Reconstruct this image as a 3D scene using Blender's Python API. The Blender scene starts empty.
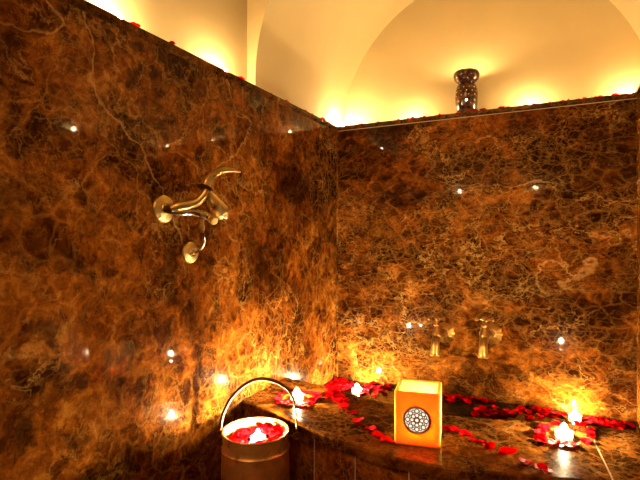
import bpy, bmesh, math, random
from mathutils import Vector, Matrix, noise as mnoise
random.seed(7)
sc = bpy.context.scene
C = sc.collection
PI = math.pi

# ------------------------------------------------------------------ camera frame
CAM = Vector((0.864, -1.886, 0.82))
RX, RY = 0.8935, 0.449            # camera right in the plan; depth is (-RY, RX)
FPX, U0, V0 = 473.0, 320.0, 237.0
Z_RIM, Z_WATER, Z_LEDGE = 0.32, 0.202, 1.302
ALC = 1.10                         # alcove width

def ray(u, v):
    a = (u - U0) / FPX
    return Vector((RX*a - RY, RY*a + RX, (V0 - v) / FPX))
def on_z(u, v, z):
    d = ray(u, v); return CAM + d*((z - CAM.z)/d.z)
def on_x(u, v, x):
    d = ray(u, v); return CAM + d*((x - CAM.x)/d.x)
def on_y(u, v, y):
    d = ray(u, v); return CAM + d*((y - CAM.y)/d.y)

# ------------------------------------------------------------------ object helpers
def empty(name, label, cat, loc=(0, 0, 0), group=None, rotz=0):
    o = bpy.data.objects.new(name, None); C.objects.link(o)
    o.location = loc; o.rotation_euler = (0, 0, rotz); o.empty_display_size = 0.02
    return tag(o, label, cat, group)
def tag(o, label=None, cat=None, group=None, kind=None):
    if label: o['label'] = label
    if cat: o['category'] = cat
    if group: o['group'] = group
    if kind: o['kind'] = kind
    return o
def build(name, bm, mat, parent=None, smooth=True, kind=None, label=None):
    bmesh.ops.recalc_face_normals(bm, faces=bm.faces)
    me = bpy.data.meshes.new(name); bm.to_mesh(me); bm.free()
    for p in me.polygons: p.use_smooth = smooth
    if smooth:
        try: me.set_sharp_from_angle(angle=math.radians(38))
        except Exception: pass
    o = bpy.data.objects.new(name, me); C.objects.link(o)
    if mat: me.materials.append(mat)
    if parent: o.parent = parent
    if kind: o['kind'] = kind
    if label: o['label'] = label
    return o
def copy_tree(o, parent=None):
    c = o.copy(); C.objects.link(c)
    if parent: c.parent = parent
    for ch in list(o.children): copy_tree(ch, c)
    return c

# ------------------------------------------------------------------ mesh helpers
def add_box(bm, x0, x1, y0, y1, z0, z1, bevel=0.0):
    t = bmesh.new()
    bmesh.ops.create_cube(t, size=1)
    for v in t.verts:
        v.co = Vector((x0 + (v.co.x+.5)*(x1-x0), y0 + (v.co.y+.5)*(y1-y0), z0 + (v.co.z+.5)*(z1-z0)))
    if bevel: bmesh.ops.bevel(t, geom=list(t.edges), offset=bevel, segments=2, affect='EDGES')
    join(bm, t)
def join(bm, t, M=None):
    m = {}
    for v in t.verts: m[v] = bm.verts.new(M @ v.co if M else v.co)
    for f in t.faces:
        try: bm.faces.new([m[v] for v in f.verts])
        except ValueError: pass
    t.free()
def smooth_path(pts, rad, n=6):
    P = [Vector(p) for p in pts]; out = []; ro = []
    for i in range(len(P)-1):
        p0 = P[max(i-1, 0)]; p1 = P[i]; p2 = P[i+1]; p3 = P[min(i+2, len(P)-1)]
        for k in range(n):
            t = k/n
            out.append(.5*((2*p1) + (p2-p0)*t + (2*p0-5*p1+4*p2-p3)*t*t + (3*p1-p0-3*p2+p3)*t**3))
            ro.append(rad[i]*(1-t)+rad[i+1]*t)
    out.append(P[-1]); ro.append(rad[-1]); return out, ro
def add_tube(bm, pts, rad, seg=12, smooth=6, flat=1.0, closed=False):
    if not isinstance(rad, (list, tuple)): rad = [rad]*len(pts)
    if smooth and not closed: pts, rad = smooth_path(pts, list(rad), smooth)
    pts = [Vector(p) for p in pts]; n = len(pts)
    rings = []; nrm = None
    for i in range(n):
        if closed: d = pts[(i+1) % n] - pts[i-1]
        else: d = pts[min(i+1, n-1)] - pts[max(i-1, 0)]
        d.normalize()
        if nrm is None:
            nrm = d.orthogonal().normalized() if abs(d.z) > .95 else d.cross(Vector((0, 0, 1))).normalized()
        nrm = (nrm - d*nrm.dot(d)).normalized(); b = d.cross(nrm)
        rings.append([bm.verts.new(pts[i] + rad[i]*(nrm*math.cos(2*PI*k/seg) + b*flat*math.sin(2*PI*k/seg))) for k in range(seg)])
    rng = n if closed else n-1
    for i in range(rng):
        A, B = rings[i], rings[(i+1) % n]
        for k in range(seg):
            bm.faces.new((A[k], A[(k+1) % seg], B[(k+1) % seg], B[k]))
    if not closed:
        bm.faces.new(rings[0]); bm.faces.new(rings[-1])
def add_lathe(bm, prof, seg=32, M=None, scallop=None):
    M = M or Matrix.Identity(4); rings = []
    for r, z in prof:
        if r < 1e-6: rings.append([bm.verts.new(M @ Vector((0, 0, z)))]); continue
        rings.append([bm.verts.new(M @ Vector((r*(1+(scallop(k/seg, r) if scallop else 0))*math.cos(2*PI*k/seg),
                                               r*(1+(scallop(k/seg, r) if scallop else 0))*math.sin(2*PI*k/seg), z))) for k in range(seg)])
    for A, B in zip(rings, rings[1:]):
        for k in range(seg):
            k2 = (k+1) % seg
            if len(A) == 1 and len(B) == 1: continue
            if len(A) == 1: bm.faces.new((A[0], B[k], B[k2]))
            elif len(B) == 1: bm.faces.new((A[k], A[k2], B[0]))
            else: bm.faces.new((A[k], A[k2], B[k2], B[k]))
def frame(loc, zdir, xhint=(0, 0, 1)):
    z = Vector(zdir).normalized(); x = Vector(xhint); x = (x - z*x.dot(z))
    if x.length < 1e-4: x = z.orthogonal()
    x.normalize(); y = z.cross(x)
    M = Matrix((x, y, z)).transposed().to_4x4(); M.translation = Vector(loc); return M
def add_ball(bm, c, r, seg=16):
    rx, ry, rz = r if isinstance(r, (list, tuple)) else (r, r, r)
    t = bmesh.new(); bmesh.ops.create_uvsphere(t, u_segments=seg, v_segments=seg//2+2, radius=1)
    for v in t.verts: v.co = Vector((c[0]+v.co.x*rx, c[1]+v.co.y*ry, c[2]+v.co.z*rz))
    join(bm, t)
def add_grid(bm, fn, nu, nv, flip=False):
    g = [[bm.verts.new(fn(i/nu, j/nv)) for j in range(nv+1)] for i in range(nu+1)]
    for i in range(nu):
        for j in range(nv):
            bm.faces.new((g[i][j], g[i+1][j], g[i+1][j+1], g[i][j+1]))

# ------------------------------------------------------------------ materials
class NT:
    def __init__(self, name):
        self.m = bpy.data.materials.new(name); self.m.use_nodes = True
        self.t = self.m.node_tree; self.t.nodes.clear()
        self.out = self.n('ShaderNodeOutputMaterial')
    def n(self, typ, **kw):
        nd = self.t.nodes.new(typ)
        for k, v in kw.items():
            if k in nd.inputs.keys() if isinstance(k, str) else False: nd.inputs[k].default_value = v
            else: setattr(nd, k, v)
        return nd
    def l(self, a, b): self.t.links.new(a, b)
    def math(self, op, a, b=None, c=None):
        nd = self.n('ShaderNodeMath', operation=op)
        for i, x in enumerate((a, b, c)):
            if x is None: continue
            if isinstance(x, (int, float)): nd.inputs[i].default_value = x
            else: self.l(x, nd.inputs[i])
        return nd.outputs[0]
    def ramp(self, fac, stops):
        nd = self.n('ShaderNodeValToRGB'); e = nd.color_ramp.elements
        while len(e) < len(stops): e.new(.5)
        for el, (p, c) in zip(e, stops):
            el.position = p; el.color = (c if isinstance(c, (list, tuple)) else (c, c, c)) + ((1,) if True else ()) if isinstance(c, tuple) else (c, c, c, 1)
        self.l(fac, nd.inputs[0]); return nd.outputs[0]
    def mix(self, fac, a, b, typ='MIX'):
        nd = self.n('ShaderNodeMix', data_type='RGBA', blend_type=typ)
        for s, x in ((0, fac), (6, a), (7, b)):
            if isinstance(x, (int, float)): nd.inputs[s].default_value = x
            elif isinstance(x, tuple): nd.inputs[s].default_value = x + (1,)
            else: self.l(x, nd.inputs[s])
        return nd.outputs[2]
    def noise(self, vec, scale, detail=4, rough=.55, dist=0, out='Fac'):
        nd = self.n('ShaderNodeTexNoise'); nd.inputs['Scale'].default_value = scale
        nd.inputs['Detail'].default_value = detail; nd.inputs['Roughness'].default_value = rough
        nd.inputs['Distortion'].default_value = dist
        self.l(vec, nd.inputs['Vector']); return nd.outputs[out]
    def bsdf(self, **kw):
        b = self.n('ShaderNodeBsdfPrincipled')
        for k, v in kw.items():
            k = k.replace('_', ' ')
            if isinstance(v, (int, float)): b.inputs[k].default_value = v
            elif isinstance(v, tuple): b.inputs[k].default_value = v + (1,) if len(v) == 3 and 'Radius' not in k else v
            else: self.l(v, b.inputs[k])
        self.l(b.outputs[0], self.out.inputs[0]); return b

def marble(name, seed=(0, 0, 0), scale=1.0, rough=.07, gain=1.0, vein=.7, coat=.24, dark=0.0, streak=0.0, stretch=(1, 1, 1)):
    t = NT(name)
    tc = t.n('ShaderNodeTexCoord'); mp = t.n('ShaderNodeMapping')
    mp.inputs['Location'].default_value = seed; mp.inputs['Scale'].default_value = tuple(scale*s for s in stretch)
    t.l(tc.outputs['Object'], mp.inputs[0]); P = mp.outputs[0]
    def warp(amount, col, base=None):
        s = t.n('ShaderNodeVectorMath', operation='SUBTRACT'); t.l(col, s.inputs[0]); s.inputs[1].default_value = (.5, .5, .5)
        m = t.n('ShaderNodeVectorMath', operation='SCALE'); t.l(s.outputs[0], m.inputs[0]); m.inputs['Scale'].default_value = amount
        a = t.n('ShaderNodeVectorMath', operation='ADD'); t.l(base or P, a.inputs[0]); t.l(m.outputs[0], a.inputs[1]); return a.outputs[0]
    w1 = t.noise(P, 2.6, 6, .62, out='Color'); w2 = t.noise(P, 11, 5, .62, out='Color')
    P1 = warp(.45, w1); P2 = warp(.10, w2, warp(.16, w1)); P3 = warp(.07, w2)
    def cells(vec, sc, width):
        v = t.n('ShaderNodeTexVoronoi', feature='DISTANCE_TO_EDGE'); v.inputs['Scale'].default_value = sc
        t.l(vec, v.inputs['Vector'])
        return t.ramp(v.outputs['Distance'], [(0, 1.0), (width*.3, .5), (width, 0.0)])
    def ridge(vec, sc, width, det=5, ro=.6):
        n = t.noise(vec, sc, det, ro)
        d = t.math('ABSOLUTE', t.math('SUBTRACT', n, .5))
        return t.ramp(d, [(0, 1.0), (width*.3, .45), (width, 0.0)])
    big = t.noise(P1, 2.7, 3, .5, .3); fine = t.noise(P2, 8, 12, .74, .5); grain = t.noise(P3, 38, 8, .7)
    val = t.math('ADD', t.math('MULTIPLY', big, .26), t.math('ADD', t.math('MULTIPLY', fine, .40), t.math('SUBTRACT', t.math('MULTIPLY', grain, .34), dark)))
    g = gain
    base = t.ramp(val, [(.42, (.038*g, .0078*g, .0007*g)), (.485, (.115*g, .027*g, .0022*g)), (.54, (.22*g, .060*g, .0050*g)), (.63, (.44*g, .195*g, .027*g))])
    # rounded dark inclusions, large and small
    def blob(vec, sc, lo, hi, det=5):
        return t.ramp(t.math('ADD', t.noise(vec, sc, det, .62), dark*1.6), [(lo, 0.0), (hi, 1.0)])
    dk = (.012*g, .0026*g, .0005*g)
    base = t.mix(t.math('MULTIPLY', blob(P1, 2.3, .55, .62, 6), .62), base, dk)
    base = t.mix(t.math('MULTIPLY', blob(P2, 4.2, .53, .61), .80), base, dk)
    base = t.mix(t.math('MULTIPLY', blob(P3, 13, .55, .63), .70), base, dk)
    mb = t.ramp(t.noise(P, 2.1, 3, .5), [(.40, .15), (.6, 1.0)])
    for sc_, k_ in ((12, .75), (25, .6)):
        v = t.n('ShaderNodeTexVoronoi'); v.inputs['Scale'].default_value = sc_; t.l(P3, v.inputs['Vector'])
        base = t.mix(t.math('MULTIPLY', t.math('MULTIPLY', t.ramp(v.outputs['Distance'], [(.22, 1.0), (.46, 0.0)]), mb), k_), base, dk)
    m1 = t.ramp(t.noise(P, 3.4, 4, .6), [(.42, 0.0), (.62, 1.0)])
    m2 = t.ramp(t.noise(P1, 2.2, 4, .6), [(.38, 0.0), (.60, 1.0)])
    m3 = t.ramp(t.noise(P, 1.7, 3, .5), [(.45, 0.0), (.62, 1.0)])
    c = base
    vd = t.n('ShaderNodeTexVoronoi'); vd.inputs['Scale'].default_value = 15; t.l(P3, vd.inputs['Vector'])
    pit = t.math('MULTIPLY', t.ramp(vd.outputs['Distance'], [(.15, 1.0), (.50, 0.0)]), t.ramp(t.noise(P, 3.3, 4, .55), [(.46, 0.0), (.60, 1.0)]))
    c = t.mix(t.math('MULTIPLY', pit, .3), c, (.014*g, .0034*g, .0008*g))
    for (msk, vv, k, col) in ((m2, cells(P3, 15, .085), .34, (.46, .19, .035)), (m1, cells(P3, 34, .14), .30, (.44, .18, .032)),
                              (m3, cells(P2, 7, .030), .34, (.56, .27, .06)), (m1, ridge(P2, 3.2, .010), .60, (.66, .34, .085)), (m3, ridge(P3, 1.6, .0030, 3, .5), .42, (.78, .44, .14)),
                              (m2, ridge(P3, 7.5, .012), .30, (.62, .31, .075)), (m3, ridge(P1, 12, .018), .35, (.56, .27, .06))):
        c = t.mix(t.math('MULTIPLY', t.math('MULTIPLY', vv, msk), k*vein), c, tuple(x*g for x in col))
    b = t.bsdf(Base_Color=c, Roughness=rough)
    b.inputs['Specular IOR Level'].default_value = .006; b.inputs['Coat Weight'].default_value = coat; b.inputs['Coat Roughness'].default_value = rough; b.inputs['Coat IOR'].default_value = 1.4
    rr = t.ramp(t.noise(P, 14, 5, .6), [(.3, .16), (.7, .30)]); t.l(rr, b.inputs['Roughness'])
    bp = t.n('ShaderNodeBump'); bp.inputs['Strength'].default_value = .08; bp.inputs['Distance'].default_value = .003
    hv = t.noise(P, 26, 5, .6)
    if streak:
        mp2 = t.n('ShaderNodeMapping'); mp2.inputs['Scale'].default_value = (90, 90, 6); t.l(tc.outputs['Object'], mp2.inputs[0])
        hv = t.math('ADD', hv, t.math('MULTIPLY', t.noise(mp2.outputs[0], 1, 4, .6), streak))
    t.l(hv, bp.inputs['Height']); t.l(bp.outputs[0], b.inputs['Normal'])
    return t.m

def plaster(name, col=(.70, .50, .22)):
    t = NT(name); tc = t.n('ShaderNodeTexCoord'); P = tc.outputs['Object']
    n1 = t.noise(P, 2.0, 5, .6); n2 = t.noise(P, 30, 6, .6)
    c = t.mix(t.ramp(n1, [(.35, 0.0), (.7, 1.0)]), tuple(x*.88 for x in col), col)
    b = t.bsdf(Base_Color=c, Roughness=.75)
    bp = t.n('ShaderNodeBump'); bp.inputs['Strength'].default_value = .12; bp.inputs['Distance'].default_value = .003
    t.l(n2, bp.inputs['Height']); t.l(bp.outputs[0], b.inputs['Normal']); return t.m

def metal(name, col, rough=.2, var=.35, metallic=1.0):
    t = NT(name); tc = t.n('ShaderNodeTexCoord'); P = tc.outputs['Object']
    n1 = t.noise(P, 22, 6, .65)
    c = t.mix(t.ramp(n1, [(.35, 0.0), (.68, 1.0)]), tuple(x*(1-var) for x in col), col)
    b = t.bsdf(Base_Color=c, Metallic=metallic, Roughness=rough)
    t.l(t.ramp(t.noise(P, 40, 4), [(.3, rough*.7), (.7, rough*1.5)]), b.inputs['Roughness'])
    return t.m

def emit(name, col, strength):
    t = NT(name); e = t.n('ShaderNodeEmission'); e.inputs[0].default_value = col + (1,); e.inputs[1].default_value = strength
    t.l(e.outputs[0], t.out.inputs[0]); return t.m

def petal_mat(name, c1, c2):
    t = NT(name); tc = t.n('ShaderNodeTexCoord')
    oi = t.n('ShaderNodeObjectInfo')
    n = t.noise(tc.outputs['Object'], 60, 4)
    c = t.mix(oi.outputs['Random'], c1, c2)
    c = t.mix(t.ramp(n, [(.3, 0.0), (.8, .25)]), c, (.80, .003, .005))
    b = t.bsdf(Base_Color=c, Roughness=.6); b.inputs['Specular IOR Level'].default_value = .03
    return t.m

M = {}
M['marble_left'] = marble('dark brown veined marble left', (3.1, .7, 1.9), 1.0, .035, gain=1.0, dark=.006, streak=.5)
M['marble_back'] = marble('dark brown veined marble back', (7.4, 2.2, 5.3), 1.0, .04, stretch=(1, 1, 1.35), gain=.9, dark=.022, coat=.15)
M['marble_side'] = marble('dark brown veined marble side', (1.4, 9.2, 3.3), 1.0, .08)
M['marble_rim'] = marble('dark brown polished marble rim', (5.5, 4.2, .3), 1.2, .07, gain=.9, coat=.5)
M['marble_front'] = marble('dark brown marble panels', (2.5, 8.2, 4.3), 1.2, .12, gain=1.5)
M['marble_cope'] = marble('dark marble coping', (6.5, 1.2, 7.3), 1.6, .25, gain=.5)
M['marble_floor'] = marble('dark marble floor', (9.5, 3.2, 2.3), .8, .2, gain=.7)
M['plaster'] = plaster('warm ochre plaster', (.52, .395, .175))
M['grout'] = plaster('pale joint grout', (.62, .46, .25))
M['grout_dark'] = plaster('dull joint', (.34, .22, .10))
M['brass'] = metal('aged brass', (.80, .56, .22), .34, .35)
M['chrome'] = metal('worn nickel', (.88, .76, .54), .22, .25)
M['copper'] = metal('aged copper', (.80, .36, .13), .38, .5, .65)
M['copper_edge'] = metal('bright copper', (.72, .40, .15), .30, .35, .55)
M['bail'] = metal('old brass strap', (.13, .045, .012), .38, .4, .7)
M['dull_brass'] = metal('dull old brass', (.40, .18, .034), .33, .55, .9)
M['filigree'] = metal('bronze filigree', (.30, .15, .06), .4, .3)
M['dark_metal'] = metal('dark bronze', (.14, .06, .025), .35, .4)
M['alu'] = metal('tea light aluminium', (.9, .85, .75), .25, .1)
M['petal'] = petal_mat('red rose petal', (.50, .001, .004), (.68, .003, .006))
FL = 3000.0
M['flame'] = emit('candle flame', (1.0, .80, .45), FL*1.35)
M['flame_bucket'] = emit('candle flame in the bucket', (1.0, .80, .45), FL*1.5)
M['flame_rim'] = emit('candle flame on the rim', (1.0, .80, .45), FL*1.2)
M['flame_wall'] = emit('candle flame at the wall', (1.0, .80, .45), FL*.9)
M['flame_corner'] = emit('bright candle flame in the corner', (1.0, .68, .34), FL*.8)
M['flame_lantern'] = emit('candle flame in the lantern', (1.0, .68, .34), FL*.45)
M['flame_left'] = emit('candle flame on left ledge', (1.0, .68, .34), FL*.5)
M['flame_far'] = emit('candle flame across the room', (1.0, .68, .34), FL*1.6)
M['flame_ledge'] = emit('candle flame on ledge', (1.0, .68, .34), FL*.24)
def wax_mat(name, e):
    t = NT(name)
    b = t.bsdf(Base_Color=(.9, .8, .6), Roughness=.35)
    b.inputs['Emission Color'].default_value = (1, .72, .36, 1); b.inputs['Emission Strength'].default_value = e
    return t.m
M['wax'] = wax_mat('candle wax with added glow', 40.0)  # emission stands in for the bloom around the flame
M['cup'] = wax_mat('candle cup with added glow', 9.0)  # opaque cup, emission added to widen the flame's bloom
def water_mat():
    t = NT('dark basin water'); tc = t.n('ShaderNodeTexCoord')
    b = t.bsdf(Base_Color=(.10, .06, .03), Roughness=.02, IOR=1.33)
    b.inputs['Transmission Weight'].default_value = 1.0
    bp = t.n('ShaderNodeBump'); bp.inputs['Strength'].default_value = .06; bp.inputs['Distance'].default_value = .004
    t.l(t.noise(tc.outputs['Object'], 14, 2), bp.inputs['Height']); t.l(bp.outputs[0], b.inputs['Normal']); return t.m
M['water'] = water_mat()
def lantern_mat():
    t = NT('translucent amber wax')
    b = t.n('ShaderNodeBsdfPrincipled'); b.inputs['Base Color'].default_value = (.97, .56, .12, 1); b.inputs['Roughness'].default_value = .4
    b.inputs['Subsurface Weight'].default_value = 1.0
    b.inputs['Subsurface Radius'].default_value = (.030, .016, .006); b.inputs['Subsurface Scale'].default_value = .7
    t.l(b.outputs[0], t.out.inputs[0]); return t.m
M['lantern'] = lantern_mat()
def ceramic():
    t = NT('glazed brown ceramic'); tc = t.n('ShaderNodeTexCoord')
    c = t.mix(t.ramp(t.noise(tc.outputs['Object'], 60, 4), [(.4, 0.0), (.65, 1.0)]), (.012, .004, .003), (.09, .03, .012))
    t.bsdf(Base_Color=c, Roughness=.12); return t.m
M['ceramic'] = ceramic()
M['piercing_glow'] = emit('painted light in piercing', (1, .8, .5), 6.0)  # emissive disc paints the light that would shine through a piercing
M['medallion_glow'] = emit('medallion backing with painted glow', (1.0, .80, .56), .85)  # emission stands in for candlelight showing through the filigree

# ------------------------------------------------------------------ the setting
def struct(name, bm, mat, smooth=False):
    return build(name, bm, mat, None, smooth, 'structure')
YE = -2.25; XR = 2.3; XL = -1.5; YF = -3.4; ZC = 2.7; LD = 0.15; LL = 0.09     # room extents, ledge depth
def box_struct(name, mat, *b, bevel=0.0):
    bm = bmesh.new(); add_box(bm, *b, bevel); return struct(name, bm, mat)
box_struct('floor', M['marble_floor'], XL, XR, YF, .0, -.1, 0)
T = .02; WT = Z_LEDGE - T
box_struct('wall_left', M['marble_left'], -LD-.2, 0, YE, .0, 0, WT)
box_struct('wall_back', M['marble_back'], -LD-.2, ALC+LD+.2, 0, LD+.2, 0, WT)
box_struct('wall_right', M['marble_side'], ALC, XR, -.546, 0, 0, WT)
# coping: ledge slabs with a slight overhang and a thin pale joint below
box_struct('trim_1', M['marble_cope'], -LD-.02, .008, YE, -.008, WT+.003, Z_LEDGE, bevel=.003)
box_struct('trim_2', M['marble_cope'], -LD-.02, ALC+LD+.02, -.008, LD+.02, WT+.003, Z_LEDGE, bevel=.003)
box_struct('trim_3', M['marble_cope'], ALC-.008, ALC+LD+.02, -.556, -.008, WT+.003, Z_LEDGE, bevel=.003)
box_struct('trim_4', M['grout_dark'], .0, ALC, -.0008, .1, WT-.0002, WT+.0022)
box_struct('trim_5', M['marble_cope'], -.1, .0012, YE, .0, WT-.001, WT+.003)
# pale joint in the corner between the two marble faces
bm = bmesh.new(); add_box(bm, .0, .0045, -.0045, .0, .0, WT); struct('trim_6', bm, M['marble_side'])
# upper plaster: vault over the alcove lofted between the front arch and the back lunette
YA = -.546
def arch_pt(s, y):
    k = max(0, min(1, (y - YA)/(LD - YA)))
    R = .622*(1-k) + .600*k; zc = 1.36*(1-k) + 1.315*k; cx = .566
    L0 = zc - Z_LEDGE + .004; tot = 2*L0 + PI*R; d = s*tot
    if d < L0: return Vector((cx - R, y, Z_LEDGE - .004 + d))
    if d > L0 + PI*R: return Vector((cx + R, y, zc - (d - L0 - PI*R)))
    a = PI - (d - L0)/R
    return Vector((cx + R*math.cos(a), y, zc + R*math.sin(a)))
bm = bmesh.new()
add_grid(bm, lambda i, j: arch_pt(j, YA + i*(LD - YA)), 12, 64)
struct('ceiling_vault', bm, M['plaster'], True)
bm = bmesh.new(); add_box(bm, -.3, 1.45, LD, LD+.06, Z_LEDGE-.004, 2.4); struct('wall_back_upper', bm, M['plaster'])
# face of the front arch above the ledge line
bm = bmesh.new()
inner = [arch_pt(j/64, YA) for j in range(65)]
outer = []
for p in inner:
    j = len(outer)/64
    if j < .25: outer.append(Vector((-LL, YA, Z_LEDGE-.004 + (ZC-Z_LEDGE)*j/.25)))
    elif j > .75: outer.append(Vector((XR, YA, Z_LEDGE-.004 + (ZC-Z_LEDGE)*(1-j)/.25)))
    else: outer.append(Vector((-LL + (XR+LL)*(j-.25)/.5, YA, ZC)))
iv = [bm.verts.new(p) for p in inner]; ov = [bm.verts.new(p) for p in outer]
for k in range(64): bm.faces.new((iv[k], iv[k+1], ov[k+1], ov[k]))
struct('trim_7', bm, M['plaster'])
box_struct('wall_left_upper', M['plaster'], -LL-.1, -LL, YE, YA, Z_LEDGE-.004, ZC)
# the rest of the chamber behind the camera
box_struct('wall_front', M['marble_side'], XL, XR, YF-.2, YF, 0, WT+.02)
box_struct('wall_front_upper', M['plaster'], XL, XR, YF-.3, YF-.2, WT, ZC)
box_struct('wall_side', M['marble_side'], XR, XR+.2, YF, 0, 0, WT)
box_struct('wall_side_upper', M['plaster'], XR+.1, XR+.2, YF-.2, YA, WT, ZC)
box_struct('wall_far_left', M['plaster'], XL-.2, XL, YF-.2, YE, 0, ZC)
box_struct('wall_far_left_return', M['plaster'], XL, -LD-.2, YE, YE+.1, 0, ZC)
box_struct('ceiling', M['plaster'], XL-.2, XR+.2, YF-.3, YA+.02, ZC, ZC+.1)

# ------------------------------------------------------------------ the basin under the taps
def interp(tab, x):
    for (a, b), (c, d) in zip(tab, tab[1:]):
        if x <= c:
            t = (x-a)/(c-a); t = max(0, min(1, t)); return b + (d-b)*t
    return tab[-1][1]
REAR = [(0, -.429), (.15, -.459), (.30, -.500), (.42, -.530), (.55, -.545), (.68, -.522), (.83, -.468), (.95, -.440), (1.10, -.432)]
FRONT = [(0, -.700), (.12, -.718), (.25, -.776), (.36, -.826), (.46, -.848), (.56, -.856), (.69, -.840), (.81, -.803), (.95, -.752), (1.10, -.700)]
def smooth_tab(tab, x):
    return sum(interp(tab, min(1.1, max(0, x+d)))*w for d, w in ((-.06, .2), (-.03, .2), (0, .2), (.03, .2), (.06, .2)))
def yr(x): return smooth_tab(REAR, x)
def yf(x): return smooth_tab(FRONT, x)
basin = empty('stone_basin', 'curved dark brown marble basin with a broad polished rim under the wall taps', 'basin', (.55, -.64, 0))
def loc(p): return Vector(p) - basin.location
def slab(x0, x1, z0, z1, skew=0.0, lip=.0, n=40):
    bm = bmesh.new(); rows = []
    prof = [(0, z1-.004, .0), (.004, z1, .0), (1, z1, -.005), (1, z1-.004, .0), (1, z0, 0), (0, z0, 0)]
    for i in range(n+1):
        x = x0 + (x1-x0)*i/n; A, B = yr(x), yf(x) - lip; r = []
        for k, (s, z, o) in enumerate(prof):
            y = A + (B-A)*s - (o if k == 2 else 0)
            xx = x
            xx = x + skew*s*max(0, 1-abs(x-.932)/.12)
            r.append(bm.verts.new(loc((xx, y, z))))
        rows.append(r)
    m = len(prof)
    for a, b in zip(rows, rows[1:]):
        for k in range(m): bm.faces.new((a[k], a[(k+1) % m], b[(k+1) % m], b[k]))
    bm.faces.new(rows[0]); bm.faces.new(rows[-1]); return bm
TH = .024
build('rim_slab', slab(.001, .930, Z_RIM-TH, Z_RIM, .035), M['marble_rim'], basin)
build('rim_slab', slab(.934, ALC-.001, Z_RIM-TH, Z_RIM, .035), M['marble_rim'], basin)
bm = bmesh.new()
q = [(.930, yr(.93)-.002, 0), (.934, yr(.934)-.002, 0), (.969, yf(.934)+.004, 0), (.965, yf(.93)+.004, 0)]
vs = [bm.verts.new(loc((x, y, Z_RIM-.0008))) for x, y, _ in q] + [bm.verts.new(loc((x, y, Z_RIM-.02))) for x, y, _ in q]
bm.faces.new(vs[:4]); bm.faces.new(vs[4:])
for k in range(4): bm.faces.new((vs[k], vs[(k+1) % 4], vs[4+(k+1) % 4], vs[4+k]))
build('rim_joint', bm, M['grout_dark'], basin, False, label='pale mortar line between the rim slabs')
# masonry core and front panels
def band(x0, x1, f0, f1, z0, z1, n=10):
    bm = bmesh.new(); rows = []
    for i in range(n+1):
        x = x0 + (x1-x0)*i/n
        rows.append([bm.verts.new(loc((x, f0(x), z0))), bm.verts.new(loc((x, f1(x), z0))), bm.verts.new(loc((x, f1(x), z1))), bm.verts.new(loc((x, f0(x), z1)))])
    for a, b in zip(rows, rows[1:]):
        for k in range(4): bm.faces.new((a[k], a[(k+1) % 4], b[(k+1) % 4], b[k]))
    bm.faces.new(rows[0]); bm.faces.new(rows[-1]); return bm
build('core', band(.001, ALC-.001, lambda x: yr(x)-.012, lambda x: yf(x)+.0172, 0, Z_RIM-TH, 30), M['grout'], basin)
build('inner_lining', band(.001, ALC-.001, lambda x: yr(x)-.002, lambda x: yr(x)-.012, 0, Z_RIM-TH, 30), M['marble_front'], basin)
seams = [.001, .155, .290, .425, .562, .697, .832, .965, ALC-.001]
for a, b in zip(seams, seams[1:]):
    build('front_panel', band(a+.0016, b-.0016, lambda x: yf(x)+.030, lambda x: yf(x)+.016, 0, Z_RIM-TH-.001, 8), M['marble_front'], basin)
bm = bmesh.new(); add_box(bm, .0, ALC, -.55, .0, .0, .01)
for v in bm.verts: v.co = loc(v.co)
build('basin_floor', bm, M['marble_front'], basin, False)
# water
bm = bmesh.new(); rows = []
for i in range(41):
    x = .001 + (ALC-.002)*i/40
    rows.append([bm.verts.new((x, yr(x)-.0015 + (0-.001-yr(x)+.0015)*j/8, Z_WATER)) for j in range(9)])
for a, b in zip(rows, rows[1:]):
    for k in range(8): bm.faces.new((a[k], a[k+1], b[k+1], b[k]))
o = build('basin_water', bm, M['water']); tag(o, 'still dark water with floating petals inside the marble basin', 'water', kind='stuff')

# ------------------------------------------------------------------ tea lights
def make_tealight(name, label, at, group=None, flame='flame', s=1.0, flame_h=.026, cat='candle', tilt=0):
    t = empty(name, label, cat, at, group)
    bm = bmesh.new()
    add_lathe(bm, [(0, 0), (.0185*s, 0), (.0195*s, .001), (.0195*s, .0135), (.0200*s, .014), (.0188*s, .014), (.0186*s, .002), (0, .002)], 28)
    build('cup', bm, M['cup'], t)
    bm = bmesh.new(); add_lathe(bm, [(0, .0022), (.0182*s, .0022), (.0182*s, .0128), (.0150*s, .0136), (0, .0136)], 28)
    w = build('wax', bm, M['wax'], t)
    if flame == 'flame': flame_h *= .85
    else: flame_h *= .8
    bm = bmesh.new(); add_tube(bm, [(0, 0, .0095), (.0004, 0, .014), (.0012, 0, .0175)], .0008, 6, 3)
    build('wick', bm, M['dark_metal'], w)
    bm = bmesh.new(); h = flame_h
    fw = .62 if flame in ('flame', 'flame_lantern', 'flame_rim') else .45
    add_lathe(bm, [(0, .0120), (.0070*fw, .0130), (.0115*fw, .0138+h*.15), (.0130*fw, .014+h*.38), (.0118*fw, .014+h*.60), (.0078*fw, .014+h*.80), (.0030*fw, .014+h*.94), (0, .014+h)], 16)
    build('flame', bm, M[flame], t)
    return t
rim_c = [((297, 399), Z_RIM, 'lit tea light ringed by petals on the rim near the bucket'),
         ((564, 437), Z_RIM, 'lit tea light ringed by petals on the right part of the rim')]
TEA = {}
for (u, v), z, lab in rim_c:
    TEA[u] = make_tealight('tea_light', lab, on_z(u, v, z) + Vector((0, 0, .0002)), flame='flame_rim')
make_tealight('tea_light', 'lit tea light afloat on the water near the room corner', on_z(357, 391.5, Z_WATER) + Vector((0, 0, -.004)))
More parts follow.
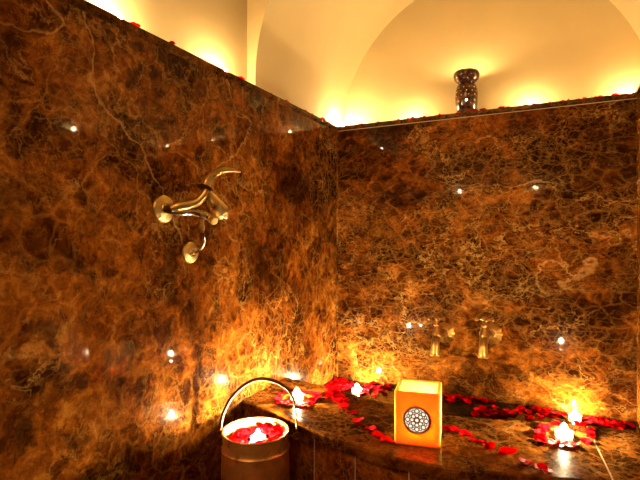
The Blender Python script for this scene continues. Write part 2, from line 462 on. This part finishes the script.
make_tealight('tea_light', 'lit tea light afloat against the back wall behind the right petal ring', on_z(575, 418, Z_WATER) + Vector((0, 0, -.004)), flame='flame_wall')
# on the ledges (positions along the glow spots on the plaster)
def ledge(p): return Vector((p.x, p.y, Z_LEDGE))
LG = 'tea lights glowing along the wall ledges'
for (u, where, lab) in [(410, 'b', 'tea light on the back ledge left of the dark burner'), (530, 'b', 'tea light on the back ledge right of the dark burner'),
                        (630, 'b', 'tea light at the right end of the back ledge'),
                        (226, 'l', 'tea light midway along the left ledge'), (120, 'l', 'tea light on the left ledge nearest the viewer')]:
    if where == 'b': p = on_y(u, 100, .10)
    else: p = on_x(u, 50, -.045)
    make_tealight('tea_light', lab, ledge(p), LG, 'flame_ledge' if where == 'b' else 'flame_left')
make_tealight('tea_light', 'brightest tea light on the ledge in the room corner', (.0, .062, Z_LEDGE), LG, 'flame_corner')
make_tealight('tea_light', 'tea light on the right ledge, seen as a glint in the left marble', (1.16, -.425, Z_LEDGE), LG, 'flame_ledge')
for (x, dx) in ((-.62, 0), (-.30, 0), (-.10, 0), (.66, 0)):
    make_tealight('tea_light', 'tea light on the ledge of the wall opposite, seen as a glint in the marble', (x, YF-.05, WT+.02), 'tea lights on the opposite ledge', 'flame_far')

# ------------------------------------------------------------------ lantern
a0 = on_z(394.6, 443, Z_RIM); a1 = on_z(440, 450, Z_RIM)
wx = (a1 - a0).length; ang = math.atan2((a1-a0).y, (a1-a0).x) + .07
mid = (a0 + a1)/2 + Vector((-math.sin(ang), math.cos(ang), 0))*wx/2
HL = .128
lan = empty('candle_lantern', 'square amber wax lantern glowing on the rim, round filigree medallion on its front', 'lantern', (mid.x, mid.y, Z_RIM), rotz=ang)
h = wx/2; th = .009
bm = bmesh.new()
def sq(r, z): return [bm.verts.new((sx*r, sy*r, z)) for sx, sy in ((-1, -1), (1, -1), (1, 1), (-1, 1))]
L = [sq(h, 0), sq(h, HL), sq(h-th, HL), sq(h-th, .012)]
for A, B in zip(L, L[1:]):
    for k in range(4): bm.faces.new((A[k], A[(k+1) % 4], B[(k+1) % 4], B[k]))
bm.faces.new(L[0]); bm.faces.new(L[-1])
bmesh.ops.bevel(bm, geom=list(bm.edges), offset=.0022, segments=2, affect='EDGES')
build('shell', bm, M['lantern'], lan)
mz = .5*HL - .001; mr = .0325; my = -h
Mm = frame((0, my, mz), (0, -1, 0))
bm = bmesh.new(); add_lathe(bm, [(0, .0005), (mr-.002, .0005), (mr-.002, .0012), (0, .0012)], 40, Mm)
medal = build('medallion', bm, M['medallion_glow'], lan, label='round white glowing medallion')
def circ(cx, cy, r, z, n=28): return [Mm @ Vector((cx + r*math.cos(2*PI*k/n), cy + r*math.sin(2*PI*k/n), z)) for k in range(n)]
bm = bmesh.new(); add_tube(bm, circ(0, 0, mr-.0015, .0018, 44), .0030, 8, 0, closed=True); build('ring', bm, M['filigree'], medal)
bm = bmesh.new()
add_tube(bm, circ(0, 0, .0052, .0018, 20), .0013, 6, 0, closed=True)
for k in range(8):
    a = 2*PI*k/8
    add_tube(bm, circ(.0115*math.cos(a), .0115*math.sin(a), .0046, .0018, 16), .0012, 5, 0, closed=True)
    a2 = a + PI/8
    add_tube(bm, circ(.0218*math.cos(a), .0218*math.sin(a), .0050, .0018, 16), .0013, 5, 0, closed=True)
    add_tube(bm, circ(.0222*math.cos(a2), .0222*math.sin(a2), .0032, .0018, 12), .0012, 5, 0, closed=True)
    add_tube(bm, [Mm @ Vector((r*math.cos(a2), r*math.sin(a2), .0018)) for r in (.006, .012, .018)], .0010, 5, 2)
build('filigree', bm, M['filigree'], medal)
make_tealight('tea_light', 'tea light burning inside the square amber lantern', (mid.x, mid.y, Z_RIM+.0125), flame='flame_lantern', s=1.0)

# ------------------------------------------------------------------ copper bucket
bc = Vector((.147, -.840, 0)); BR = .086; ZB = .316
bkt = empty('copper_bucket', 'old copper bucket with arched bail handle on the floor by the left wall', 'bucket', bc)
bkt.scale = (1, 1, .974)
bm = bmesh.new()
add_lathe(bm, [(0, 0), (.080, 0), (.086, .006), (.089, .06), (.0905, .14), (.0905, .21), (.0885, .262), (.086, .272), (.0835, .272), (.0855, .255), (.087, .2), (.086, .1), (.082, .012), (0, .012)], 56)
build('body', bm, M['copper'], bkt)
bm = bmesh.new()
add_lathe(bm, [(.0862, .268), (.0895, .269), (.0905, .272), (.0885, .275), (.0870, .278), (.0862, .290), (.0860, .310), (.0885, .312), (.0895, .3145), (.0885, .317), (.0860, .3175), (.0835, .316), (.0828, .310), (.0828, .268)], 64)
rb = build('rim_band', bm, M['copper_edge'], bkt, label='bright worn copper rim band')
bm = bmesh.new()
for k in range(9): add_ball(bm, (.0893*math.cos(-PI/2-.03), .0868*math.sin(-PI/2-.03), .262-.011*k), .0016, 8)
bm2 = bm
build('seam_rivets', bm2, M['copper_edge'], bkt)
Rv = Vector((RX, RY, 0)); 
el = -Rv*.0875; er = Rv*.0925
bm = bmesh.new()
pts = []; k_ = .00267
for u, v, dd in ((222, 428, 0), (224, 415, .004), (231, 400, .008), (245, 386, .012), (260, 380, .013), (275, 382, .012), (288, 389, .008), (294.5, 399, .005), (297, 413, .002), (298, 429, 0)):
    pts.append(Rv*((u-257)*k_) + Vector((-RY, RX, 0))*dd + Vector((0, 0, (.82 - (v-237)*k_)/.974)))
add_tube(bm, pts, [.0046, .0050, .0050, .0050, .0050, .0048, .0042, .0034, .0026, .0026], 12, 6, flat=1.3)
build('bail_handle', bm, M['bail'], bkt, label='dark arched bail handle')
for s in (-.0945, .1085):
    bm = bmesh.new(); c = Rv*s + Vector((0, 0, .303 if s < 0 else .299))
    nn = Vector((-RY, RX, 0))
    ringpts = [c + (Rv*math.cos(2*PI*k/20) + Vector((0, 0, 1))*math.sin(2*PI*k/20))*.0088 for k in range(20)]
    add_tube(bm, ringpts, .0026, 8, 0, closed=True)
    add_tube(bm, [c - Rv*math.copysign(.006, s), Rv*math.copysign(.0865, s) + Vector((0, 0, c.z))], .0028, 8, 0)
    build('ear', bm, M['bail'], bkt)
# tray of petals inside: a shallow water surface carries them
bm = bmesh.new(); add_lathe(bm, [(0, .277), (.0826, .277)], 48)
build('bucket_water', bm, M['water'], None).location = bc
tag(bpy.data.objects['bucket_water'], 'water under the petals inside the copper bucket', 'water', kind='stuff')
bt = on_z(258, 441, .278)
make_tealight('tea_light', 'lit tea light among the petals inside the copper bucket', (bt.x, bt.y, .2752), flame='flame_bucket')

# ------------------------------------------------------------------ petals
def petal_mesh(kind):
    rr = random.Random(40+kind); bm = bmesh.new(); n, m = 9, 7
    L_, W_ = .034, .029; cup = (.30, .20, .42, .15)[kind]; curl = (.006, .010, .004, .008)[kind]
    top = []
    def P(i, j):
        s = i/n; t = j/m*2-1
        w = W_*.5*(math.sin(PI*min(1, s*.86+.06))**.62) * (1-.12*(s > .9))
        x = (s-.5)*L_ + (-.003*(1-t*t)*(s > .8)); y = w*t
        z = cup*.02*(t*t)*math.sin(PI*s) + curl*(s**3) + .0012*math.sin(9*s+3*t+kind) + .0008
        return Vector((x, y, z))
    g = [[bm.verts.new(P(i, j)) for j in range(m+1)] for i in range(n+1)]
    for i in range(n):
        for j in range(m): bm.faces.new((g[i][j], g[i+1][j], g[i+1][j+1], g[i][j+1]))
    r = bmesh.ops.solidify(bm, geom=list(bm.faces), thickness=-.0006)
    zmin = min(v.co.z for v in bm.verts)
    for v in bm.verts: v.co.z -= zmin
    bmesh.ops.recalc_face_normals(bm, faces=bm.faces)
    me = bpy.data.meshes.new('petal_mesh'); bm.to_mesh(me); bm.free()
    for p in me.polygons: p.use_smooth = True
    me.materials.append(M['petal']); return me
PM = [petal_mesh(k) for k in range(4)]
PETALS = []
def petal(p, label, group, rot=None, s=1.0, tilt=None, kind=None):
    o = bpy.data.objects.new('rose_petal', PM[random.randrange(4) if kind is None else kind]); C.objects.link(o)
    o.location = p; o.scale = (s, s, s)
    t = tilt if tilt is not None else random.uniform(-.12, .12)
    o.rotation_euler = (t, random.uniform(-.1, .1) if tilt is None else t*.5, rot if rot is not None else random.uniform(0, 2*PI))
    tag(o, label, 'petal', group); PETALS.append(o); return o
SPOTS = []
def place(p, sep):
    for q in SPOTS:
        if (q-p).length < sep: return False
    SPOTS.append(p.copy()); return True
def line_px(pts, z, n, jit, label, group, sep=.016, s=(.75, 1.0), lift=.0, ok=None):
    segs = [(Vector(a), Vector(b)) for a, b in zip(pts, pts[1:])]
    tot = sum((b-a).length for a, b in segs); done = 0; tries = 0
    while done < n and tries < n*40:
        tries += 1; d = random.uniform(0, tot)
        for a, b in segs:
            l = (b-a).length
            if d <= l: q = a + (b-a)*(d/l); break
            d -= l
        u = q.x + random.gauss(0, jit[0]); v = q.y + random.gauss(0, jit[1])
        p = on_z(u, v, z)
        if ok and not ok(p): continue
        if not place(p, sep): continue
        petal(p + Vector((0, 0, lift + random.uniform(0, .002))), label, group, s=random.uniform(*s)); done += 1
on_rim = lambda p: .02 < p.x < ALC-.02 and yf(p.x)+.012 < p.y < yr(p.x)-.012
on_water = lambda p: .014 < p.x < ALC-.016 and yr(p.x)+.014 < p.y < -.016
# single petals of the front trail, left to right
trail = [(344, 407), (351, 414), (358, 421.5), (370, 430), (378, 437), (387, 442)]
names = ['red rose petal in the diagonal trail, sixth from the lantern', 'red rose petal in the diagonal trail, fifth from the lantern', 'flat red petal alone in the diagonal trail, fourth from the lantern',
         'red rose petal in the diagonal trail, third from the lantern', 'red rose petal in the diagonal trail, second from the lantern', 'red rose petal touching the left foot of the amber lantern']
for (u, v), nm in zip(trail, names):
    p = on_z(u, v, Z_RIM); SPOTS.append(p.copy()); petal(p, nm, 'petals trailing across the rim', s=random.uniform(1.0, 1.2), tilt=random.uniform(-.06, .06))
trail2 = [(448, 431), (456, 432), (466, 436), (476, 443), (488, 447), (507, 454), (526, 464), (543, 470)]
ordn = ['first', 'second', 'third', 'fourth', 'fifth', 'sixth', 'seventh', 'eighth and last']
for (u, v), nm in zip(trail2, ordn):
    p = on_z(u, v, Z_RIM); SPOTS.append(p.copy())
    petal(p, 'red rose petal, %s to the right of the lantern in the front trail' % nm, 'petals trailing right of the lantern', s=random.uniform(1.0, 1.3), tilt=random.uniform(-.06, .06))
line_px([(330, 389), (345, 407)], Z_RIM, 22, (2.6, 1.8), 'red rose petal at the back end of the diagonal trail on the rim', 'petals at the start of the diagonal trail', .0105, ok=on_rim)
def ring(cu, cv, z, ru, rv, n, label, group, a0=0, a1=2*PI, sep=.012):
    for k in range(n):
        a = a0 + (a1-a0)*k/n + random.uniform(-.12, .12); f = random.uniform(.9, 1.12)
        p = on_z(cu + ru*f*math.cos(a), cv + rv*f*math.sin(a), z)
        if not on_rim(p): continue
        if not place(p, sep): continue
        petal(p + Vector((0, 0, random.uniform(0, .002))), label, group, s=random.uniform(.75, .98))
ring(297, 399, Z_RIM, 19, 6.5, 20, 'red rose petal in the ring around the tea light near the bucket', 'petals ringing the tea light near the bucket')
ring(566, 436, Z_RIM, 26, 10.5, 22, 'red rose petal in the ring around the tea light on the right rim', 'petals ringing the tea light on the right rim')
# floating petals
SPOTS2 = SPOTS
line_px([(322, 383), (336, 381), (344, 384)], Z_WATER, 40, (5, 3.0), 'red rose petal heaped on the water in the room corner', 'petals heaped in the corner of the basin', .011, ok=on_water)
line_px([(362, 392), (394, 385)], Z_WATER, 18, (5, 3), 'red rose petal floating left of the lantern along the back wall', 'petals floating left of the lantern', .014, ok=on_water)
line_px([(447, 398), (492, 400)], Z_WATER, 14, (3, 1.2), 'red rose petal floating at the foot of the wall under the taps', 'petals floating below the taps', .016, ok=on_water)
line_px([(478, 411), (500, 412), (530, 417)], Z_WATER, 20, (6, 2.2), 'red rose petal floating in the band behind the front rim', 'petals floating in the band behind the rim', .013, ok=on_water)
line_px([(520, 407), (562, 416)], Z_WATER, 15, (4, 2.2), 'red rose petal floating left of the candle at the back wall', 'petals floating left of the wall candle', .013, ok=on_water)
line_px([(584, 419), (640, 429)], Z_WATER, 24, (4, 2.4), 'red rose petal floating along the right end of the back wall', 'petals floating at the right end', .013, ok=on_water)
# in the bucket
cnt = 0; tries = 0
while cnt < 46 and tries < 4000:
    tries += 1
    a = random.uniform(0, 2*PI); r = .070*math.sqrt(random.random())
    p = bc + Vector((r*math.cos(a), r*math.sin(a), .2775))
    if (Vector((p.x, p.y, 0)) - Vector((bt.x, bt.y, 0))).length < .034: continue
    if not place(p, .0125): continue
    back = max(0, (r*math.sin(a+.47))/.07)
    petal(p + Vector((0, 0, .005*random.random() + .014*back)), 'red rose petal floating inside the copper bucket', 'petals inside the copper bucket', s=random.uniform(.7, .95), tilt=random.uniform(-.25, .25)); cnt += 1
# on the ledges
for k in range(64):
    x = random.uniform(.03, 1.08); p = Vector((x, random.uniform(.006, .020), Z_LEDGE))
    if not place(p, .012): continue
    petal(p, 'dark red rose petal scattered on the back ledge edge', 'petals on the back ledge', s=random.uniform(.5, .85), tilt=random.uniform(-.4, .4))
for k in range(24):
    y = random.uniform(-.70, -.03) if k < 18 else random.uniform(-1.35, -.7)
    p = Vector((random.uniform(-.018, -.006), y, Z_LEDGE))
    if not place(p, .02): continue
    petal(p, 'dark red rose petal scattered on the left ledge edge', 'petals on the left ledge', s=random.uniform(.6, .95), tilt=random.uniform(-.1, .1))

# ------------------------------------------------------------------ oil burner on the back ledge
vb = on_y(466.5, 108, .055); vb = Vector((vb.x, vb.y, Z_LEDGE))
vs_ = empty('oil_burner', 'dark glazed ceramic burner with pierced barrel body and wide bowl on the back ledge', 'oil burner', vb)
bm = bmesh.new()
prof = [(0, 0), (.040, 0), (.043, .004), (.040, .014), (.0365, .020), (.039, .030), (.0425, .050), (.0435, .075), (.0415, .100), (.036, .118), (.030, .124), (.0285, .128), (.0285, .124), (.034, .100), (.038, .07), (.036, .03), (0, .024)]
add_lathe(bm, prof, 48); build('barrel', bm, M['ceramic'], vs_)
bm = bmesh.new()
add_lathe(bm, [(0, .128), (.0280, .127), (.034, .130), (.046, .142), (.0505, .156), (.0495, .166), (.045, .173), (.041, .172), (.043, .162), (.036, .150), (.02, .142), (0, .140)], 48)
build('bowl', bm, M['ceramic'], vs_)
def bar_r(z):
    tab = [(.02, .0365), (.03, .039), (.05, .0425), (.075, .0435), (.1, .0415), (.118, .036)]
    return interp(tab, z)
view_a = math.atan2(CAM.y - vb.y, CAM.x - vb.x)
for zz, n, rad, off in ((.052, 8, .0048, 0), (.074, 10, .0030, .25), (.090, 12, .0026, 0), (.104, 12, .0028, .5)):
    for k in range(n):
        a = view_a + 2*PI*(k+off)/n
        if math.cos(a - view_a) < .1: continue
        r = bar_r(zz); bm = bmesh.new()
        add_lathe(bm, [(0, .0006), (rad*.8, .0005), (rad, -.0006)], 12, frame((r*math.cos(a), r*math.sin(a), zz), (math.cos(a), math.sin(a), 0)))
        build('piercing', bm, M['piercing_glow'] if (rad > .004 and k == 0) else M['copper_edge'], vs_)
make_tealight('tea_light', 'tea light burning in the bowl of the dark ceramic burner', vb + Vector((0, 0, .1405)), LG, 'flame_ledge', .8)

# ------------------------------------------------------------------ wall mixer on the left wall
def W(u, v, q): return on_x(u, v, q)
c1 = W(163, 209, 0)
mx = empty('wall_mixer_tap', 'brass wall mixer tap with curved lever mounted on the left marble wall', 'tap', c1)
def rel(pts): return [Vector(p) - c1 for p in pts]
def rosette(name, u, v, R, parent=mx, label=None):
    bm = bmesh.new(); c = W(u, v, 0) - c1
    add_lathe(bm, [(0, 0), (R, 0), (R, .003), (R*.96, .006), (R*.8, .0085), (R*.45, .011), (R*.40, .014), (R*.34, .014), (R*.30, .008), (0, .008)], 40, frame(c, (1, 0, 0)))
    return build(name, bm, M['brass'], parent, label=label)
rosette('rosette', 163, 209, .034, label='large round brass wall plate')
bm = bmesh.new(); add_tube(bm, rel([W(163.5, 209, .004), W(167, 209.5, .018), W(173, 210, .034)]), [.0095, .0095, .0115], 16, 3); build('inlet', bm, M['dark_metal'], mx)
bm = bmesh.new(); add_tube(bm, rel([W(171, 208.5, .032), W(178, 206.5, .045), (W(188, 205, .06)), W(197, 202, .075), W(203.5, 196, .085), W(207, 190, .09)]), [.0080, .0115, .0115, .0105, .0105, .0095], 18, 6); build('neck', bm, M['brass'], mx)
bm = bmesh.new(); add_tube(bm, rel([W(172, 212, .034), W(181, 212.5, .048), W(192, 212, .062), W(203, 214.5, .08), W(213, 219, .098)]), [.0060, .0085, .0090, .0095, .0085], 18, 6); build('body_tube', bm, M['chrome'], mx, label='silvery lower tube')
bm = bmesh.new(); add_tube(bm, rel([W(207, 192, .090), W(211, 198, .094), W(216, 206, .100), W(221, 212, .104), W(224, 216, .107)]), [.0095, .0140, .0200, .0215, .0150], 20, 5)
build('cartridge_housing', bm, M['brass'], mx)
bm = bmesh.new(); p = W(224.5, 215.5, .108) - c1; add_ball(bm, p, (.0105, .0105, .0110), 18); build('end_knob', bm, M['chrome'], mx, label='rounded silvery end knob')
bm = bmesh.new(); p = W(213, 220, .105) - c1; add_lathe(bm, [(0, -.010), (.0095, -.010), (.0105, -.006), (.0105, .006), (.009, .0095), (0, .010)], 20, frame(p, W(216, 222, .125) - W(209, 217, .09))); build('aerator', bm, M['brass'], mx)
bm = bmesh.new(); p = W(204.5, 187.5, .090) - c1; add_lathe(bm, [(0, -.0012), (.0185, -.0012), (.0195, 0), (.0185, .0012), (0, .0012)], 28, frame(p, (W(206, 181, .09)-W(203.5, 190, .09)))); build('collar', bm, M['dark_metal'], mx)
bm = bmesh.new(); add_tube(bm, rel([W(206.5, 188, .090), W(207.5, 181.5, .091), W(213, 175, .096), W(222, 170.8, .108), W(231, 170, .122), W(240.5, 172, .136)]), [.0105, .0105, .0095, .0075, .0050, .0020], 16, 7, flat=.75); build('lever', bm, M['brass'], mx)
bm = bmesh.new(); p = W(202, 227, .078) - c1; add_lathe(bm, [(0, -.014), (.0055, -.014), (.0055, -.006), (.0072, -.005), (.0072, .004), (.0055, .005), (.0055, .018), (0, .018)], 6, frame(p, (0, 0, 1))); build('outlet_nut', bm, M['brass'], mx)
bm = bmesh.new(); add_tube(bm, rel([W(202.3, 230, .078), W(204, 238, .078), W(203, 245, .070), W(199, 250, .050), W(193, 253, .020), W(190, 253, .006)]), [.0042]*6, 12, 6); build('drop_pipe', bm, M['chrome'], mx)
rosette('rosette', 189.5, 252.5, .0285, label='small round brass plate below the mixer')

# ------------------------------------------------------------------ two basin taps on the back wall
def make_basin_tap(u, v, label):
    c = on_y(u, v, 0)
    t = empty('basin_tap', label, 'tap', c, 'brass taps above the basin')
    bm = bmesh.new()
    add_lathe(bm, [(0, -.002), (.040, -.002), (.041, .003), (.036, .006), (.030, .007), (.026, .010), (.016, .012), (.014, .018), (0, .018)], 48, frame((0.018, 0, -.004), (0, -1, 0)), scallop=lambda k, r: .05*math.cos(2*PI*k*12) if r > .025 else 0)
    build('rosette', bm, M['dull_brass'], t, label='scalloped brass wall plate')
    bm = bmesh.new()
    add_tube(bm, [(.016, -.012, -.004), (.010, -.035, -.003), (.002, -.055, -.004)], [.012, .0135, .015], 16, 4)
    build('body', bm, M['dull_brass'], t)
    bm = bmesh.new()
    add_lathe(bm, [(0, -.012), (.017, -.012), (.0185, -.004), (.015, .008), (.0105, .020), (.009, .028), (.013, .031), (.013, .036), (.008, .040), (.006, .052), (0, .052)], 24, frame((.002, -.055, .0), (0, 0, 1)))
    build('stem', bm, M['dull_brass'], t)
    bm = bmesh.new(); cz = .056
    for k in range(4):
        a = PI/4*0 + k*PI/2 + .35
        d = Vector((math.cos(a), math.sin(a), 0)); o_ = Vector((.002, -.055, cz))
        add_tube(bm, [o_, o_ + d*.016, o_ + d*.026], [.0052, .0042, .0050], 10, 3); add_ball(bm, o_ + d*.028, .0066, 12)
    add_ball(bm, (.002, -.055, cz+.004), (.010, .010, .008), 14)
    build('cross_handle', bm, M['dull_brass'], t)
    bm = bmesh.new()
    add_tube(bm, [(.002, -.055, -.008), (.001, -.066, -.020), (.000, -.073, -.042), (.000, -.074, -.078)], [.0140, .0150, .0150, .0180], 18, 6)
    s_ = build('spout', bm, M['dull_brass'], t)
    bm = bmesh.new(); add_lathe(bm, [(.0150, -.002), (.0195, -.002), (.0205, .001), (.0195, .004), (.0150, .004)], 24, frame((.000, -.074, -.077), (0, 0, 1)))
    build('spout_lip', bm, M['dull_brass'], s_)
    return t
make_basin_tap(439.5, 331, 'brass cross-handle tap on the back wall, the left of the pair')
make_basin_tap(486, 332, 'brass cross-handle tap on the back wall, the right of the pair')

# ------------------------------------------------------------------ lights
def area(name, loc_, rot, size, power, col):
    l = bpy.data.lights.new(name, 'AREA'); l.energy = power; l.color = col; l.size = size
    o = bpy.data.objects.new(name, l); C.objects.link(o); o.location = loc_; o.rotation_euler = rot; return o
area('fill_light', (.5, -3.1, 2.55), (math.radians(48), 0, 0), 1.0, 20, (1, .46, .13))  # added fill light behind the camera, not a lamp of the room
w = bpy.data.worlds.new('World'); sc.world = w; w.use_nodes = True
w.node_tree.nodes['Background'].inputs[0].default_value = (.6, .3, .1, 1); w.node_tree.nodes['Background'].inputs[1].default_value = .02

# ------------------------------------------------------------------ camera
cd = bpy.data.cameras.new('camera'); cd.sensor_width = 36; cd.lens = 36*FPX/640; cd.clip_start = .01
cd.shift_y = -(V0-240)/640*-1
cam = bpy.data.objects.new('camera', cd); C.objects.link(cam); cam.location = CAM
D = Vector((-RY, RX, 0)); cam.rotation_euler = D.to_track_quat('-Z', 'Y').to_euler()
sc.camera = cam
sc.view_settings.view_transform = 'Standard'
sc.view_settings.look = 'None'
sc.view_settings.exposure = 0.6
sc.view_settings.gamma = 1.0
